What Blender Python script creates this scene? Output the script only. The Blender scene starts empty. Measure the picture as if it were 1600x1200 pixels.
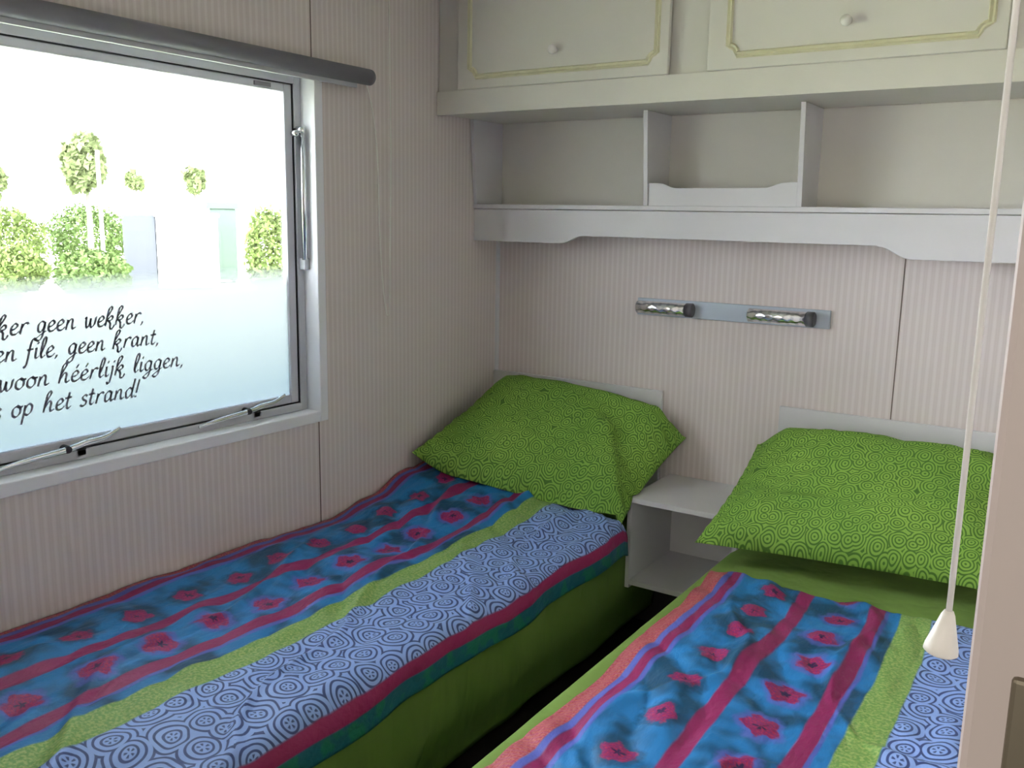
import bpy, bmesh, math, random
from mathutils import Vector, Matrix, noise
C = bpy.context.scene.collection
sc = bpy.context.scene
PI = math.pi
random.seed(7)

# ------------------------------------------------------------------ camera
CAM = Vector((2.049, -3.0, 1.5))
yaw, pitch, roll = math.radians(33.3), math.radians(10.4), .0178
fwd = Vector((-math.sin(yaw)*math.cos(pitch), math.cos(yaw)*math.cos(pitch), -math.sin(pitch)))
r0 = fwd.cross(Vector((0, 0, 1))).normalized(); u0 = r0.cross(fwd)
rr = r0*math.cos(roll)+u0*math.sin(roll); uu = u0*math.cos(roll)-r0*math.sin(roll)
cd = bpy.data.cameras.new('camera'); cam = bpy.data.objects.new('camera', cd); C.objects.link(cam)
M3 = Matrix((rr, uu, -fwd)).transposed()
cam.matrix_world = Matrix.Translation(CAM) @ M3.to_4x4()
cd.sensor_fit = 'HORIZONTAL'; cd.sensor_width = 36; cd.lens = 36*1420/1600; cd.clip_start = .02; cd.clip_end = 400
sc.camera = cam

# ------------------------------------------------------------------ world, sun, assumed hall fill light, exposure
vs = sc.view_settings
vs.view_transform = 'Standard'; vs.look = 'None'; vs.gamma = 1; vs.use_curve_mapping = False
vs.exposure = 4.0
w = bpy.data.worlds.new('world'); sc.world = w; w.use_nodes = True
bg = w.node_tree.nodes['Background']
bg.inputs[0].default_value = (.91, .94, 1.0, 1); bg.inputs[1].default_value = 33.0/16
sd = bpy.data.lights.new('sun', 'SUN'); sd.energy = 9/16; sd.angle = .02; sd.color = (1, .95, .86)
so = bpy.data.objects.new('sun', sd); C.objects.link(so)
so.rotation_euler = (math.radians(40), 0, math.radians(60))   # high over the roof, from behind the caravan
# assumed fill light behind the doorway, standing in for an unseen, unbuilt window
hd = bpy.data.lights.new('assumed_hall_fill', 'AREA'); hd.shape = 'RECTANGLE'; hd.size = 1.2; hd.size_y = .9
hd.energy = 21/16; hd.color = (1.0, .96, .86)
ho = bpy.data.objects.new('assumed_hall_fill', hd); C.objects.link(ho)
ho.location = (1.5, -4.45, 1.5); ho.rotation_euler = (PI/2, 0, 0)

# ------------------------------------------------------------------ helpers
def srgb(r, g, b):
    f = lambda c: (c/255/12.92) if c/255 <= .04045 else ((c/255+.055)/1.055)**2.4
    return (f(r), f(g), f(b), 1)

class N:
    """tiny node-graph helper"""
    def __init__(s, name, rough=.6):
        s.m = bpy.data.materials.new(name); s.m.use_nodes = True
        s.t = s.m.node_tree; s.b = s.t.nodes['Principled BSDF']; s.out = s.t.nodes['Material Output']
        s.b.inputs['Roughness'].default_value = rough
    def n(s, typ, **k):
        o = s.t.nodes.new(typ)
        for a, v in k.items(): setattr(o, a, v)
        return o
    def l(s, a, b): s.t.links.new(a, b)
    def put(s, sock, v):
        if isinstance(v, bpy.types.NodeSocket): s.l(v, sock)
        else: sock.default_value = v
    def math(s, op, a, b=0.0, c=0.0):
        o = s.n('ShaderNodeMath', operation=op)
        s.put(o.inputs[0], a); s.put(o.inputs[1], b)
        if op in ('MULTIPLY_ADD', 'SMOOTH_MIN'): s.put(o.inputs[2], c)
        return o.outputs[0]
    def mix(s, f, a, b):
        o = s.n('ShaderNodeMix', data_type='RGBA'); s.put(o.inputs[0], f); s.put(o.inputs[6], a); s.put(o.inputs[7], b)
        return o.outputs[2]
    def ramp01(s, v, lo, hi):
        o = s.n('ShaderNodeMapRange'); s.put(o.inputs[0], v); o.inputs[1].default_value = lo; o.inputs[2].default_value = hi
        return o.outputs[0]
    def noise(s, vec, scale, detail=3, rough=.5):
        o = s.n('ShaderNodeTexNoise'); s.put(o.inputs['Vector'], vec); o.inputs['Scale'].default_value = scale
        o.inputs['Detail'].default_value = detail; o.inputs['Roughness'].default_value = rough
        return o.outputs[0]
    def obj(s): return s.n('ShaderNodeTexCoord').outputs['Object']
    def uv(s): return s.n('ShaderNodeTexCoord').outputs['UV']
    def bump(s, h, strength=.3, dist=.01):
        o = s.n('ShaderNodeBump'); o.inputs['Strength'].default_value = strength; o.inputs['Distance'].default_value = dist
        s.l(h, o.inputs['Height']); s.l(o.outputs[0], s.b.inputs['Normal'])

def plain(name, col, rough=.5, metal=0, var=.04, scale=12):
    g = N(name, rough); g.b.inputs['Metallic'].default_value = metal
    f = g.noise(g.obj(), scale, 4)
    c = col; d = tuple(max(0, x*(1-var*3)) for x in col[:3])+(1,)
    g.l(g.mix(f, c, d), g.b.inputs['Base Color'])
    return g.m

def wall_mat(name, axis, col_a, col_b, pitch=.021):
    g = N(name, .62); o = g.obj()
    sp = g.n('ShaderNodeSeparateXYZ'); g.l(o, sp.inputs[0]); c = sp.outputs[axis]
    ph = g.math('MULTIPLY', c, 2*PI/pitch)
    w_ = g.math('MULTIPLY_ADD', g.math('SINE', ph), .5, .5)
    w3 = g.math('POWER', w_, 2.0)
    w2 = g.math('MULTIPLY_ADD', g.math('SINE', g.math('MULTIPLY', ph, 3.0)), .12, w3)
    nz = g.noise(o, 3, 3)
    f = g.math('ADD', g.math('MULTIPLY', w2, .8), g.math('MULTIPLY', nz, .25))
    g.l(g.mix(f, col_a, col_b), g.b.inputs['Base Color'])
    g.bump(w3, .25, .0015)
    return g.m

def mesh_obj(name, bm, mat, parent=None, smooth=False, bevel=0, subsurf=0):
    me = bpy.data.meshes.new(name)
    bmesh.ops.recalc_face_normals(bm, faces=bm.faces)
    bm.to_mesh(me); bm.free()
    if smooth:
        for p in me.polygons: p.use_smooth = True
    o = bpy.data.objects.new(name, me); C.objects.link(o)
    for m in (mat if isinstance(mat, (list, tuple)) else [mat]): me.materials.append(m)
    if bevel:
        b = o.modifiers.new('bevel', 'BEVEL'); b.width = bevel; b.segments = 2; b.limit_method = 'ANGLE'; b.angle_limit = .6
    if subsurf:
        s_ = o.modifiers.new('sub', 'SUBSURF'); s_.levels = s_.render_levels = subsurf
    if parent: o.parent = parent; o.matrix_parent_inverse = parent.matrix_world.inverted()
    return o

def thing(name, loc, label=None, cat=None, group=None, kind=None):
    o = bpy.data.objects.new(name, None); C.objects.link(o); o.location = loc; o.empty_display_size = .05
    o.matrix_world = Matrix.Translation(loc)
    tag(o, label, cat, group, kind); return o
def tag(o, label=None, cat=None, group=None, kind=None):
    if label: o['label'] = label
    if cat: o['category'] = cat
    if group: o['group'] = group
    if kind: o['kind'] = kind
    return o

def box(bm, x0, x1, y0, y1, z0, z1):
    vs_ = [bm.verts.new(p) for p in ((x0,y0,z0),(x1,y0,z0),(x1,y1,z0),(x0,y1,z0),(x0,y0,z1),(x1,y0,z1),(x1,y1,z1),(x0,y1,z1))]
    for f in ((0,3,2,1),(4,5,6,7),(0,1,5,4),(1,2,6,5),(2,3,7,6),(3,0,4,7)): bm.faces.new([vs_[i] for i in f])
def boxes(*bs):
    bm = bmesh.new()
    for b in bs: box(bm, *b)
    return bm
def prism(bm, prof, axis, a, b):
    """profile polygon (2-D) extruded along an axis from a to b"""
    def P(p, t):
        if axis == 'x': return (t, p[0], p[1])
        if axis == 'y': return (p[0], t, p[1])
        return (p[0], p[1], t)
    A = [bm.verts.new(P(p, a)) for p in prof]; B = [bm.verts.new(P(p, b)) for p in prof]
    n = len(prof)
    bm.faces.new(A); bm.faces.new(B[::-1])
    for i in range(n): bm.faces.new((A[i], A[(i+1)%n], B[(i+1)%n], B[i]))
def tube(bm, pts, r, seg=10, caps=True):
    pts = [Vector(p) for p in pts]; rs = r if isinstance(r, (list, tuple)) else [r]*len(pts)
    rings = []; ref = None
    for i, p in enumerate(pts):
        d = (pts[min(i+1, len(pts)-1)]-pts[max(i-1, 0)]).normalized()
        if ref is None: ref = Vector((0, 0, 1)) if abs(d.z) < .9 else Vector((1, 0, 0))
        a = d.cross(ref).normalized(); b = d.cross(a).normalized(); ref = b if False else ref
        rings.append([bm.verts.new(p+(a*math.cos(t*2*PI/seg)+b*math.sin(t*2*PI/seg))*rs[i]) for t in range(seg)])
    for i in range(len(rings)-1):
        for k in range(seg): bm.faces.new((rings[i][k], rings[i][(k+1)%seg], rings[i+1][(k+1)%seg], rings[i+1][k]))
    if caps: bm.faces.new(rings[0][::-1]); bm.faces.new(rings[-1])
def lathe(bm, base, axis, prof, seg=20):
    axis = Vector(axis).normalized(); base = Vector(base)
    tube(bm, [base+axis*h for h, r in prof], [max(r, 1e-4) for h, r in prof], seg)
def catmull(P, k=8):
    P = [Vector(p) for p in P]; out = []
    for i in range(len(P)-1):
        a = P[max(i-1, 0)]; b = P[i]; c = P[i+1]; d = P[min(i+2, len(P)-1)]
        for j in range(k):
            t = j/k
            out.append(.5*((2*b)+(c-a)*t+(2*a-5*b+4*c-d)*t*t+(3*b-a-3*c+d)*t**3))
    out.append(P[-1]); return out
def sstep(a, b, x):
    t = max(0, min(1, (x-a)/(b-a))); return t*t*(3-2*t)
def interp(tab, x):
    if x <= tab[0][0]: return tab[0][1]
    for (a, va), (b, vb) in zip(tab, tab[1:]):
        if x <= b: return va+(vb-va)*sstep(a, b, x)
    return tab[-1][1]

# ------------------------------------------------------------------ materials
WALL_A = (.68, .60, .575, 1); WALL_B = (.78, .71, .69, 1)
M_wall_y = wall_mat('striped_wall_panel', 1, WALL_A, WALL_B)
M_wall_x = wall_mat('striped_wall_panel_back', 0, WALL_A, WALL_B)
M_seam = plain('panel_joint', (.20, .15, .13, 1), .7)
M_white = plain('white_lacquer', (.68, .665, .68, 1), .42, var=.015)
M_cream = plain('cream_lacquer', (.69, .665, .61, 1), .45, var=.015)
M_gold = plain('pale_gold_moulding', (.74, .71, .50, 1), .4, var=.06, scale=40)
M_ceil = plain('ceiling_white', (.76, .75, .73, 1), .7)
M_pink = plain('door_paint', (.56, .48, .455, 1), .5, var=.02)
M_floor = plain('dark_floor_vinyl', (.035, .028, .024, 1), .5, var=.15)
M_dark = plain('dark_bed_base_and_shade', (.025, .022, .022, 1), .7)
M_upvc = plain('window_casing_white', (.86, .86, .90, 1), .35, var=.01)
M_alu = plain('aluminium_frame', (.55, .56, .60, 1), .42, .1, .03)
M_sash = plain('grey_sash', (.62, .62, .68, 1), .5, .1, .03)
M_rub = plain('black_rubber', (.02, .02, .025, 1), .6)
M_chrome = plain('chrome', (.82, .84, .87, 1), .16, 1, .02)
M_silver = plain('brushed_silver', (.50, .56, .64, 1), .45, .3, .03)
M_cap = plain('lamp_end_cap', (.09, .09, .10, 1), .4)
M_blind = plain('blind_grey', (.21, .205, .235, 1), .5, var=.03)
M_cord = plain('white_cord', (.86, .83, .78, 1), .7)
M_tassel = plain('tassel_plastic', (.80, .76, .68, 1), .4, var=.02)
M_ink = plain('lettering_vinyl', (.23, .24, .31, 1), .8)
M_brass = plain('strike_plate_metal', (.22, .19, .14, 1), .4, .5, .05)
M_knob = plain('ceramic_knob', (.74, .71, .68, 1), .3, var=.01)

def glass_mat():
    g = N('window_glass'); t = g.t
    tr = g.n('ShaderNodeBsdfTransparent'); tr.inputs[0].default_value = (.95, .97, .97, 1)
    gl = g.n('ShaderNodeBsdfGlossy'); gl.inputs['Roughness'].default_value = .02
    fr = g.n('ShaderNodeFresnel'); fr.inputs[0].default_value = 1.45
    mx = g.n('ShaderNodeMixShader'); g.l(g.math('MULTIPLY', fr.outputs[0], .8), mx.inputs[0])
    g.l(tr.outputs[0], mx.inputs[1]); g.l(gl.outputs[0], mx.inputs[2]); g.l(mx.outputs[0], g.out.inputs[0])
    return g.m
M_glass = glass_mat()
def film_mat():
    g = N('frosted_film')
    tr = g.n('ShaderNodeBsdfTransparent'); tr.inputs[0].default_value = (.96, .98, .99, 1)
    tl = g.n('ShaderNodeBsdfTranslucent')
    sp = g.n('ShaderNodeSeparateXYZ'); g.l(g.obj(), sp.inputs[0])
    g.l(g.mix(g.ramp01(sp.outputs[2], 1.30, .98), (.090, .094, .096, 1), (.046, .058, .068, 1)), tl.inputs[0])
    f = g.ramp01(sp.outputs[2], 1.345, 1.275); f = g.math('MULTIPLY', f, g.math('SUBTRACT', 2.0, f))
    mx = g.n('ShaderNodeMixShader'); g.l(g.math('MULTIPLY', f, .995), mx.inputs[0])
    g.l(tr.outputs[0], mx.inputs[1]); g.l(tl.outputs[0], mx.inputs[2]); g.l(mx.outputs[0], g.out.inputs[0])
    return g.m
M_film = film_mat()

def cells(g, vec, size, rnd, rings, ring_lo, ring_hi, dot_r, dot_ring):
    """concentric-ring cells: returns a 0..1 mask of dark line"""
    v = g.n('ShaderNodeTexVoronoi', voronoi_dimensions='2D', feature='F1')
    g.put(v.inputs['Vector'], vec); v.inputs['Scale'].default_value = 1/size; v.inputs['Randomness'].default_value = rnd
    dist = v.outputs['Distance']
    sn = g.math('SINE', g.math('MULTIPLY', dist, rings*2*PI))
    line = g.ramp01(sn, ring_lo, ring_hi)
    inner = g.ramp01(dist, .17, .20)
    line = g.math('MULTIPLY', line, inner)
    outer = g.ramp01(dist, .80, .84)
    line = g.math('MAXIMUM', line, outer)
    if dot_ring:
        sub = g.n('ShaderNodeVectorMath', operation='SUBTRACT')
        sc_ = g.n('ShaderNodeVectorMath', operation='SCALE'); g.put(sc_.inputs[0], vec); sc_.inputs[3].default_value = 1/size
        s2 = g.n('ShaderNodeVectorMath', operation='SCALE'); g.l(v.outputs['Position'], s2.inputs[0]); s2.inputs[3].default_value = 1/size
        g.l(sc_.outputs[0], sub.inputs[0]); g.l(s2.outputs[0], sub.inputs[1])
        sp = g.n('ShaderNodeSeparateXYZ'); g.l(sub.outputs[0], sp.inputs[0])
        an = g.math('ARCTAN2', sp.outputs[1], sp.outputs[0])
        a5 = g.ramp01(g.math('SINE', g.math('MULTIPLY', an, 5)), .0, .4)
        rad = g.math('MULTIPLY', g.ramp01(dist, .04, .07), g.ramp01(dist, .16, .125))
        line = g.math('MAXIMUM', line, g.math('MULTIPLY', a5, rad))
    else:
        line = g.math('MAXIMUM', line, g.ramp01(dist, dot_r, dot_r*.7))
    return line

def warp(g, vec, scale, amt):
    nz = g.n('ShaderNodeTexNoise'); g.put(nz.inputs['Vector'], vec); nz.inputs['Scale'].default_value = scale; nz.inputs['Detail'].default_value = 1
    s = g.n('ShaderNodeVectorMath', operation='SUBTRACT'); g.l(nz.outputs['Color'], s.inputs[0]); s.inputs[1].default_value = (.5, .5, .5)
    m = g.n('ShaderNodeVectorMath', operation='SCALE'); g.l(s.outputs[0], m.inputs[0]); m.inputs[3].default_value = amt
    a = g.n('ShaderNodeVectorMath', operation='ADD'); g.put(a.inputs[0], vec); g.l(m.outputs[0], a.inputs[1])
    return a.outputs[0]

def duvet_mat():
    g = N('printed_duvet_cotton', .55); uv = g.uv()
    sp = g.n('ShaderNodeSeparateXYZ'); g.l(uv, sp.inputs[0]); s0 = sp.outputs[0]; v = sp.outputs[1]
    wob = g.noise(uv, 9, 2)
    s = g.math('MULTIPLY_ADD', g.math('SUBTRACT', wob, .5), .012, s0)
    def band(a, b, soft=.0025):
        return g.math('MULTIPLY', g.ramp01(s, a-soft, a+soft), g.ramp01(s, b+soft, b-soft))
    coral = srgb(160, 54, 68); coral2 = srgb(176, 104, 92); mag = srgb(136, 32, 86); lil = srgb(84, 96, 178)
    blue = srgb(30, 116, 176); teal = srgb(16, 70, 102); grn = srgb(108, 150, 74); grn2 = srgb(152, 172, 98)
    pale = srgb(142, 170, 226); navy = srgb(34, 50, 108); mar = srgb(150, 34, 88); dteal = srgb(18, 92, 108)
    # ground: blue with darker teal clouds
    cl = g.ramp01(g.noise(uv, 9, 2), .44, .60)
    col = g.mix(cl, blue, teal)
    # flowers in two rows
    def flowers(col, sc_, pitch, off, r):
        vv = g.math('ADD', v, off)
        cell = g.math('FLOOR', g.math('DIVIDE', vv, pitch))
        lv = g.math('SUBTRACT', vv, g.math('MULTIPLY', g.math('ADD', cell, .5), pitch))
        alt = g.math('MULTIPLY', g.math('SINE', g.math('MULTIPLY', cell, 2.4)), .009)
        ls = g.math('SUBTRACT', g.math('SUBTRACT', s0, sc_), alt)
        an = g.math('ARCTAN2', lv, ls)
        d = g.math('SQRT', g.math('ADD', g.math('MULTIPLY', lv, lv), g.math('MULTIPLY', g.math('MULTIPLY', ls, ls), 1.15)))
        pet = g.math('MULTIPLY', g.math('SINE', g.math('MULTIPLY_ADD', an, 5.0, g.math('MULTIPLY', cell, 2.1))), .0035)
        nz = g.math('MULTIPLY', g.math('SUBTRACT', g.noise(uv, 38, 3), .5), .042)
        dd = g.math('ADD', g.math('ADD', d, pet), nz)
        shade = g.ramp01(dd, r*1.45, r*1.1)
        col = g.mix(g.math('MULTIPLY', shade, .75), col, lil if off > .03 else teal)
        fl = g.ramp01(dd, r, r*.80)
        spk = g.ramp01(g.noise(uv, 160, 1), .50, .62)
        fc = g.mix(g.math('MULTIPLY', spk, .45), mag, srgb(196, 40, 70))
        ringd = g.ramp01(g.math('SINE', g.math('MULTIPLY', dd, 520)), .55, .9)
        fc = g.mix(g.ramp01(dd, .010, .004), g.mix(g.math('MULTIPLY', ringd, .4), fc, srgb(90, 40, 120)), srgb(40, 24, 70))
        return g.mix(fl, col, fc)
    col = flowers(col, .214, .152, .028, .037)
    col = flowers(col, .394, .154, .07, .040)
    cn = g.ramp01(g.noise(uv, 190, 2), .42, .6)
    cz = g.math('SINE', g.math('MULTIPLY', v, 420))
    corc = g.mix(cn, coral, coral2)
    corc = g.mix(g.math('MULTIPLY', g.ramp01(cz, .2, .8), .35), corc, srgb(150, 60, 120))
    for a, b, c in ((-.1, .072, corc), (.072, .088, lil), (.088, .113, mag), (.113, .124, lil),
                    (.276, .314, mag), (.458, .494, mag), (.494, .502, lil)):
        col = g.mix(band(a, b), col, c)
    gn = g.ramp01(g.noise(uv, 150, 2), .42, .62)
    gcol = g.mix(gn, grn, grn2)
    col = g.mix(band(.530, .603), col, gcol)
    # pale band with navy ring cells
    wv = warp(g, uv, 14, .02)
    ln = cells(g, wv, .076, .5, 5.6, .2, .6, .1, True)
    col = g.mix(band(.603, .868), col, g.mix(g.math('MULTIPLY', ln, .9), pale, navy))
    col = g.mix(band(.868, .902), col, mar)
    tb = g.mix(g.ramp01(g.noise(uv, 16, 2), .5, .58), dteal, srgb(20, 110, 90))
    col = g.mix(band(.902, 1.2), col, tb)
    g.l(col, g.b.inputs['Base Color'])
    g.b.inputs['Sheen Weight'].default_value = .0; g.b.inputs['Specular IOR Level'].default_value = .4
    st = g.n('ShaderNodeMapping'); g.l(uv, st.inputs[0]); st.inputs['Scale'].default_value = (1.0, .55, 1); st.inputs['Rotation'].default_value = (0, 0, .5)
    cr = g.noise(st.outputs[0], 16, 4, .55); ridge = g.math('ABSOLUTE', g.math('SUBTRACT', cr, .5))
    g.bump(g.math('ADD', g.math('MULTIPLY', ridge, 1.0), g.math('MULTIPLY', g.noise(uv, 500, 2), .03)), .55, .02)
    return g.m
M_duvet = duvet_mat()

def pillow_mat():
    g = N('printed_green_cotton', .8); uv = g.uv()
    wv = warp(g, uv, 20, .01)
    ln = cells(g, wv, .040, .8, 5.0, -.2, .6, .09, False)
    base = g.mix(g.ramp01(g.noise(uv, 4, 2), .35, .65), srgb(142, 182, 80), srgb(126, 168, 72))
    col = g.mix(g.math('MULTIPLY', ln, .8), base, srgb(58, 98, 42))
    g.l(col, g.b.inputs['Base Color'])
    g.b.inputs['Sheen Weight'].default_value = .0; g.b.inputs['Specular IOR Level'].default_value = .15
    cr = g.noise(uv, 11, 4, .5); g.bump(g.math('ABSOLUTE', g.math('SUBTRACT', cr, .5)), .5, .02)
    return g.m
M_pillow = pillow_mat()
def sheet_mat():
    g = N('plain_green_cotton', .8); o = g.obj()
    g.l(g.mix(g.noise(o, 5, 4), srgb(124, 152, 78), srgb(108, 136, 66)), g.b.inputs['Base Color'])
    g.b.inputs['Specular IOR Level'].default_value = .15
    st = g.n('ShaderNodeMapping'); g.l(o, st.inputs[0]); st.inputs['Scale'].default_value = (1.0, 1.0, .35)
    g.bump(g.math('ABSOLUTE', g.math('SUBTRACT', g.noise(st.outputs[0], 7, 3), .5)), .3, .05)
    return g.m
M_sheet = sheet_mat()

# ------------------------------------------------------------------ the room
H = 2.33; XR = 2.12; YF = -2.65; YE = -4.6
WY0, WY1, WZ0, WZ1 = -2.32, -.988, .888, 1.90     # window opening
T = .05; HO = .012
wl = mesh_obj('wall_left', boxes((-T, 0, YE-T, WY0-HO, -.05, H), (-T, 0, WY1+HO, T, -.05, H), (-T, 0, WY0-HO, WY1+HO, -.05, WZ0-HO), (-T, 0, WY0-HO, WY1+HO, WZ1+HO, H)), M_wall_y)
tag(wl, kind='structure')
wb = mesh_obj('wall_back', boxes((0, XR+T, 0, T, -.05, H)), M_wall_x); tag(wb, kind='structure')
wr = mesh_obj('wall_right', boxes((XR, XR+T, YF, 0, -.05, H)), M_wall_y); tag(wr, kind='structure')
wf = mesh_obj('wall_front', boxes((0, 1.22, YF-.03, YF+.01, -.0, H), (2.023, 3.4, YF-.03, YF, 2.06, H), (1.22, 2.023, YF-.03, YF+.01, 2.06, H), (2.14, 3.4, YF-.03, YF, 0, 2.06)), M_pink); tag(wf, kind='structure')
we = mesh_obj('wall_hall', boxes((0, 3.4, YE-T, YE, 0, H), (3.4, 3.45, YE, YF, 0, H)), M_pink); tag(we, kind='structure')
fl = mesh_obj('floor', boxes((-T, 3.45, YE-T, T, -.05, 0)), M_floor); tag(fl, kind='structure')
ce = mesh_obj('ceiling', boxes((-T, 3.45, YE-T, T, H, H+.05)), M_ceil); tag(ce, kind='structure')
# sheet joints in the wall panelling, and a dark strip imitating shade
t = mesh_obj('trim_1', boxes((0, .0015, -.992, -.9885, WZ1+.028, H), (0, .0015, -.992, -.9885, 0, WZ0-.032)), M_seam); tag(t, kind='structure')
t = mesh_obj('trim_2', boxes((1.5075, 1.511, -.0015, 0, 0, 1.87)), M_seam); tag(t, kind='structure')
bm = bmesh.new(); prism(bm, [(0, 0), (.012, 0), (.009, -.005), (.005, -.009), (0, -.012)], 'z', .0, 1.845)
t = mesh_obj('trim_3', bm, M_white); tag(t, kind='structure')
t = mesh_obj('shade_strip', boxes((.0, XR, -.006, 0, 0, .26)), M_dark); tag(t, kind='structure')  # dark strip added low on the back wall, standing in for shade below the nightstand

# door on the right edge of the picture: its leaf stands at the side of the doorway and carries a strike plate
dr = thing('door_1', (2.08, YF-.02, 0), kind='structure')
mesh_obj('door_panel', boxes((2.023, 2.139, YF-.032, YF+.002, .004, 2.055)), M_pink, dr, bevel=.003)
bm = boxes((2.036, 2.062, YF-.0345, YF-.030, 1.20, 1.357))
sp_ = mesh_obj('strike_plate', bm, M_brass, dr, bevel=.0015)
for z in (1.338, 1.22):
    bm = bmesh.new(); lathe(bm, (2.0485, YF-.0345, z), (0, -1, 0), [(0, .0038), (.001, .0036), (.0014, .0005)], 12)
    mesh_obj('screw', bm, M_rub, sp_)

# ------------------------------------------------------------------ window
win = thing('window_1', (0, (WY0+WY1)/2, WZ0), kind='structure')
def ring(y0, y1, z0, z1, wd, x0, x1, wtop=None, wbot=None):
    wt = wtop or wd; wbt = wbot or wd
    return boxes((x0, x1, y0, y0+wd, z0, z1), (x0, x1, y1-wd, y1, z0, z1), (x0, x1, y0+wd, y1-wd, z0, z0+wbt), (x0, x1, y0+wd, y1-wd, z1-wt, z1))
cw = .034
mesh_obj('window_casing', boxes((-.075, .008, WY0-cw, WY0, WZ0-cw, WZ1+.028), (-.075, .008, WY1, WY1+cw, WZ0-cw, WZ1+.028),
         (-.075, .008, WY0, WY1, WZ0-cw, WZ0), (-.075, .008, WY0, WY1, WZ1, WZ1+.028)), M_upvc, win, bevel=.003)
fy0, fy1, fz0, fz1 = WY0, WY1, WZ0, WZ1
mesh_obj('window_frame', ring(fy0, fy1, fz0, fz1, .026, -.085, -.050, .022, .024), M_alu, win, bevel=.002)
mesh_obj('gasket', ring(fy0+.025, fy1-.025, fz0+.023, fz1-.021, .004, -.080, -.055), M_rub, win)
sy0, sy1, sz0, sz1 = fy0+.029, fy1-.029, fz0+.027, fz1-.024
mesh_obj('window_sash', ring(sy0, sy1, sz0, sz1, .030, -.082, -.058, .024, .026), M_sash, win, bevel=.003)
gy0, gy1, gz0, gz1 = sy0+.028, sy1-.028, sz0+.024, sz1-.022
mesh_obj('window_pane', boxes((-.072, -.068, gy0, gy1, gz0, gz1)), M_glass, win)
bm = bmesh.new()
bm.faces.new([bm.verts.new(p) for p in ((-.0672, gy0, gz0), (-.0672, gy1, gz0), (-.0672, gy1, 1.345), (-.0672, gy0, 1.345))])
film = mesh_obj('frosted_film', bm, M_film, win)
film['label'] = 'frosted privacy film with handwritten style lettering'
mesh_obj('ventilation_tab', boxes((-.058, -.052, -1.16, -1.10, sz1-.018, sz1-.006)), M_blind, win, bevel=.001)

# lettering on the film: pen strokes written as flat vinyl ribbons
G = {
 'k': (.92, [[(.05,0),(.13,.9),(.2,1.6),(.36,1.85),(.48,1.7),(.34,1.3),(.13,.85)], [(.12,.45),(.4,.9),(.62,.86),(.55,.58),(.2,.45)], [(.28,.47),(.46,.2),(.5,-.25),(.7,-.3),(.86,.05)]]),
 'e': (.72, [[(.1,.42),(.4,.55),(.56,.8),(.4,1.0),(.18,.8),(.1,.4),(.22,.05),(.5,.05),(.74,.3)]]),
 'r': (.70, [[(.1,0),(.16,.5),(.2,.95)], [(.16,.5),(.34,.9),(.56,1.0),(.66,.85)]]),
 'g': (.84, [[(.62,.85),(.4,1.0),(.14,.7),(.16,.2),(.36,.05),(.58,.4),(.64,.95)], [(.64,.95),(.6,.2),(.5,-.5),(.28,-.75),(.06,-.6),(.3,-.3),(.8,.1)]]),
 'n': (.92, [[(.1,0),(.15,.5),(.18,.95)], [(.15,.5),(.4,.95),(.58,.85),(.58,.3),(.66,.05),(.9,.2)]]),
 'w': (1.15, [[(.05,.9),(.18,1.0),(.2,.4),(.32,.02),(.5,.3),(.58,.9)], [(.58,.9),(.58,.3),(.72,.02),(.95,.35),(1.0,.9),(1.1,.95)]]),
 'f': (.62, [[(.62,1.65),(.5,1.88),(.34,1.6),(.26,.9),(.2,-.1),(.08,-.7),(-.06,-.6)], [(.06,.85),(.54,.92)]]),
 'i': (.42, [[(.1,.85),(.16,.95),(.14,.3),(.22,.03),(.42,.2)], [(.21,1.32),(.30,1.52)]]),
 'j': (.46, [[(.16,.85),(.24,.95),(.2,.1),(.1,-.6),(-.06,-.7),(-.1,-.5)], [(.27,1.32),(.36,1.52)]]),
 'l': (.50, [[(.12,.3),(.36,1.2),(.42,1.75),(.28,1.85),(.16,1.3),(.12,.4),(.24,.03),(.48,.25)]]),
 'a': (.86, [[(.6,.85),(.38,1.0),(.12,.65),(.16,.12),(.36,.08),(.58,.45),(.62,.95)], [(.62,.95),(.6,.3),(.68,.03),(.86,.2)]]),
 't': (.58, [[(.3,1.5),(.22,.8),(.18,.25),(.3,.02),(.54,.22)], [(.0,.98),(.5,1.04)]]),
 'o': (.80, [[(.42,1.0),(.14,.75),(.12,.25),(.36,.02),(.62,.3),(.62,.75),(.42,1.0),(.5,.85),(.8,.9)]]),
 'h': (.92, [[(.08,0),(.16,.9),(.24,1.6),(.4,1.85),(.5,1.65),(.32,1.2),(.14,.7)], [(.14,.4),(.4,.92),(.58,.8),(.56,.3),(.64,.03),(.88,.2)]]),
 'é': (.72, [[(.1,.42),(.4,.55),(.56,.8),(.4,1.0),(.18,.8),(.1,.4),(.22,.05),(.5,.05),(.74,.3)], [(.36,1.25),(.52,1.6)]]),
 's': (.66, [[(.56,.85),(.4,1.0),(.2,.85),(.26,.6),(.5,.4),(.46,.1),(.22,.0),(.06,.15)]]),
 'p': (.88, [[(.18,.95),(.14,.2),(.04,-.75)], [(.16,.6),(.42,1.0),(.68,.8),(.64,.3),(.4,.05),(.18,.2)]]),
 'd': (.88, [[(.6,.85),(.38,1.0),(.12,.65),(.16,.12),(.36,.08),(.6,.45),(.68,1.0)], [(.78,1.85),(.7,1.2),(.62,.35),(.7,.03),(.88,.2)]]),
 ',': (.40, [[(.16,.12),(.18,.0),(.06,-.25)]]),
 '!': (.40, [[(.3,1.7),(.2,1.0),(.14,.4)], [(.08,.12),(.15,-.04)]]),
 ' ': (.62, []),
}
def text_width(s): return sum(G[c][0] for c in s)
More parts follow.
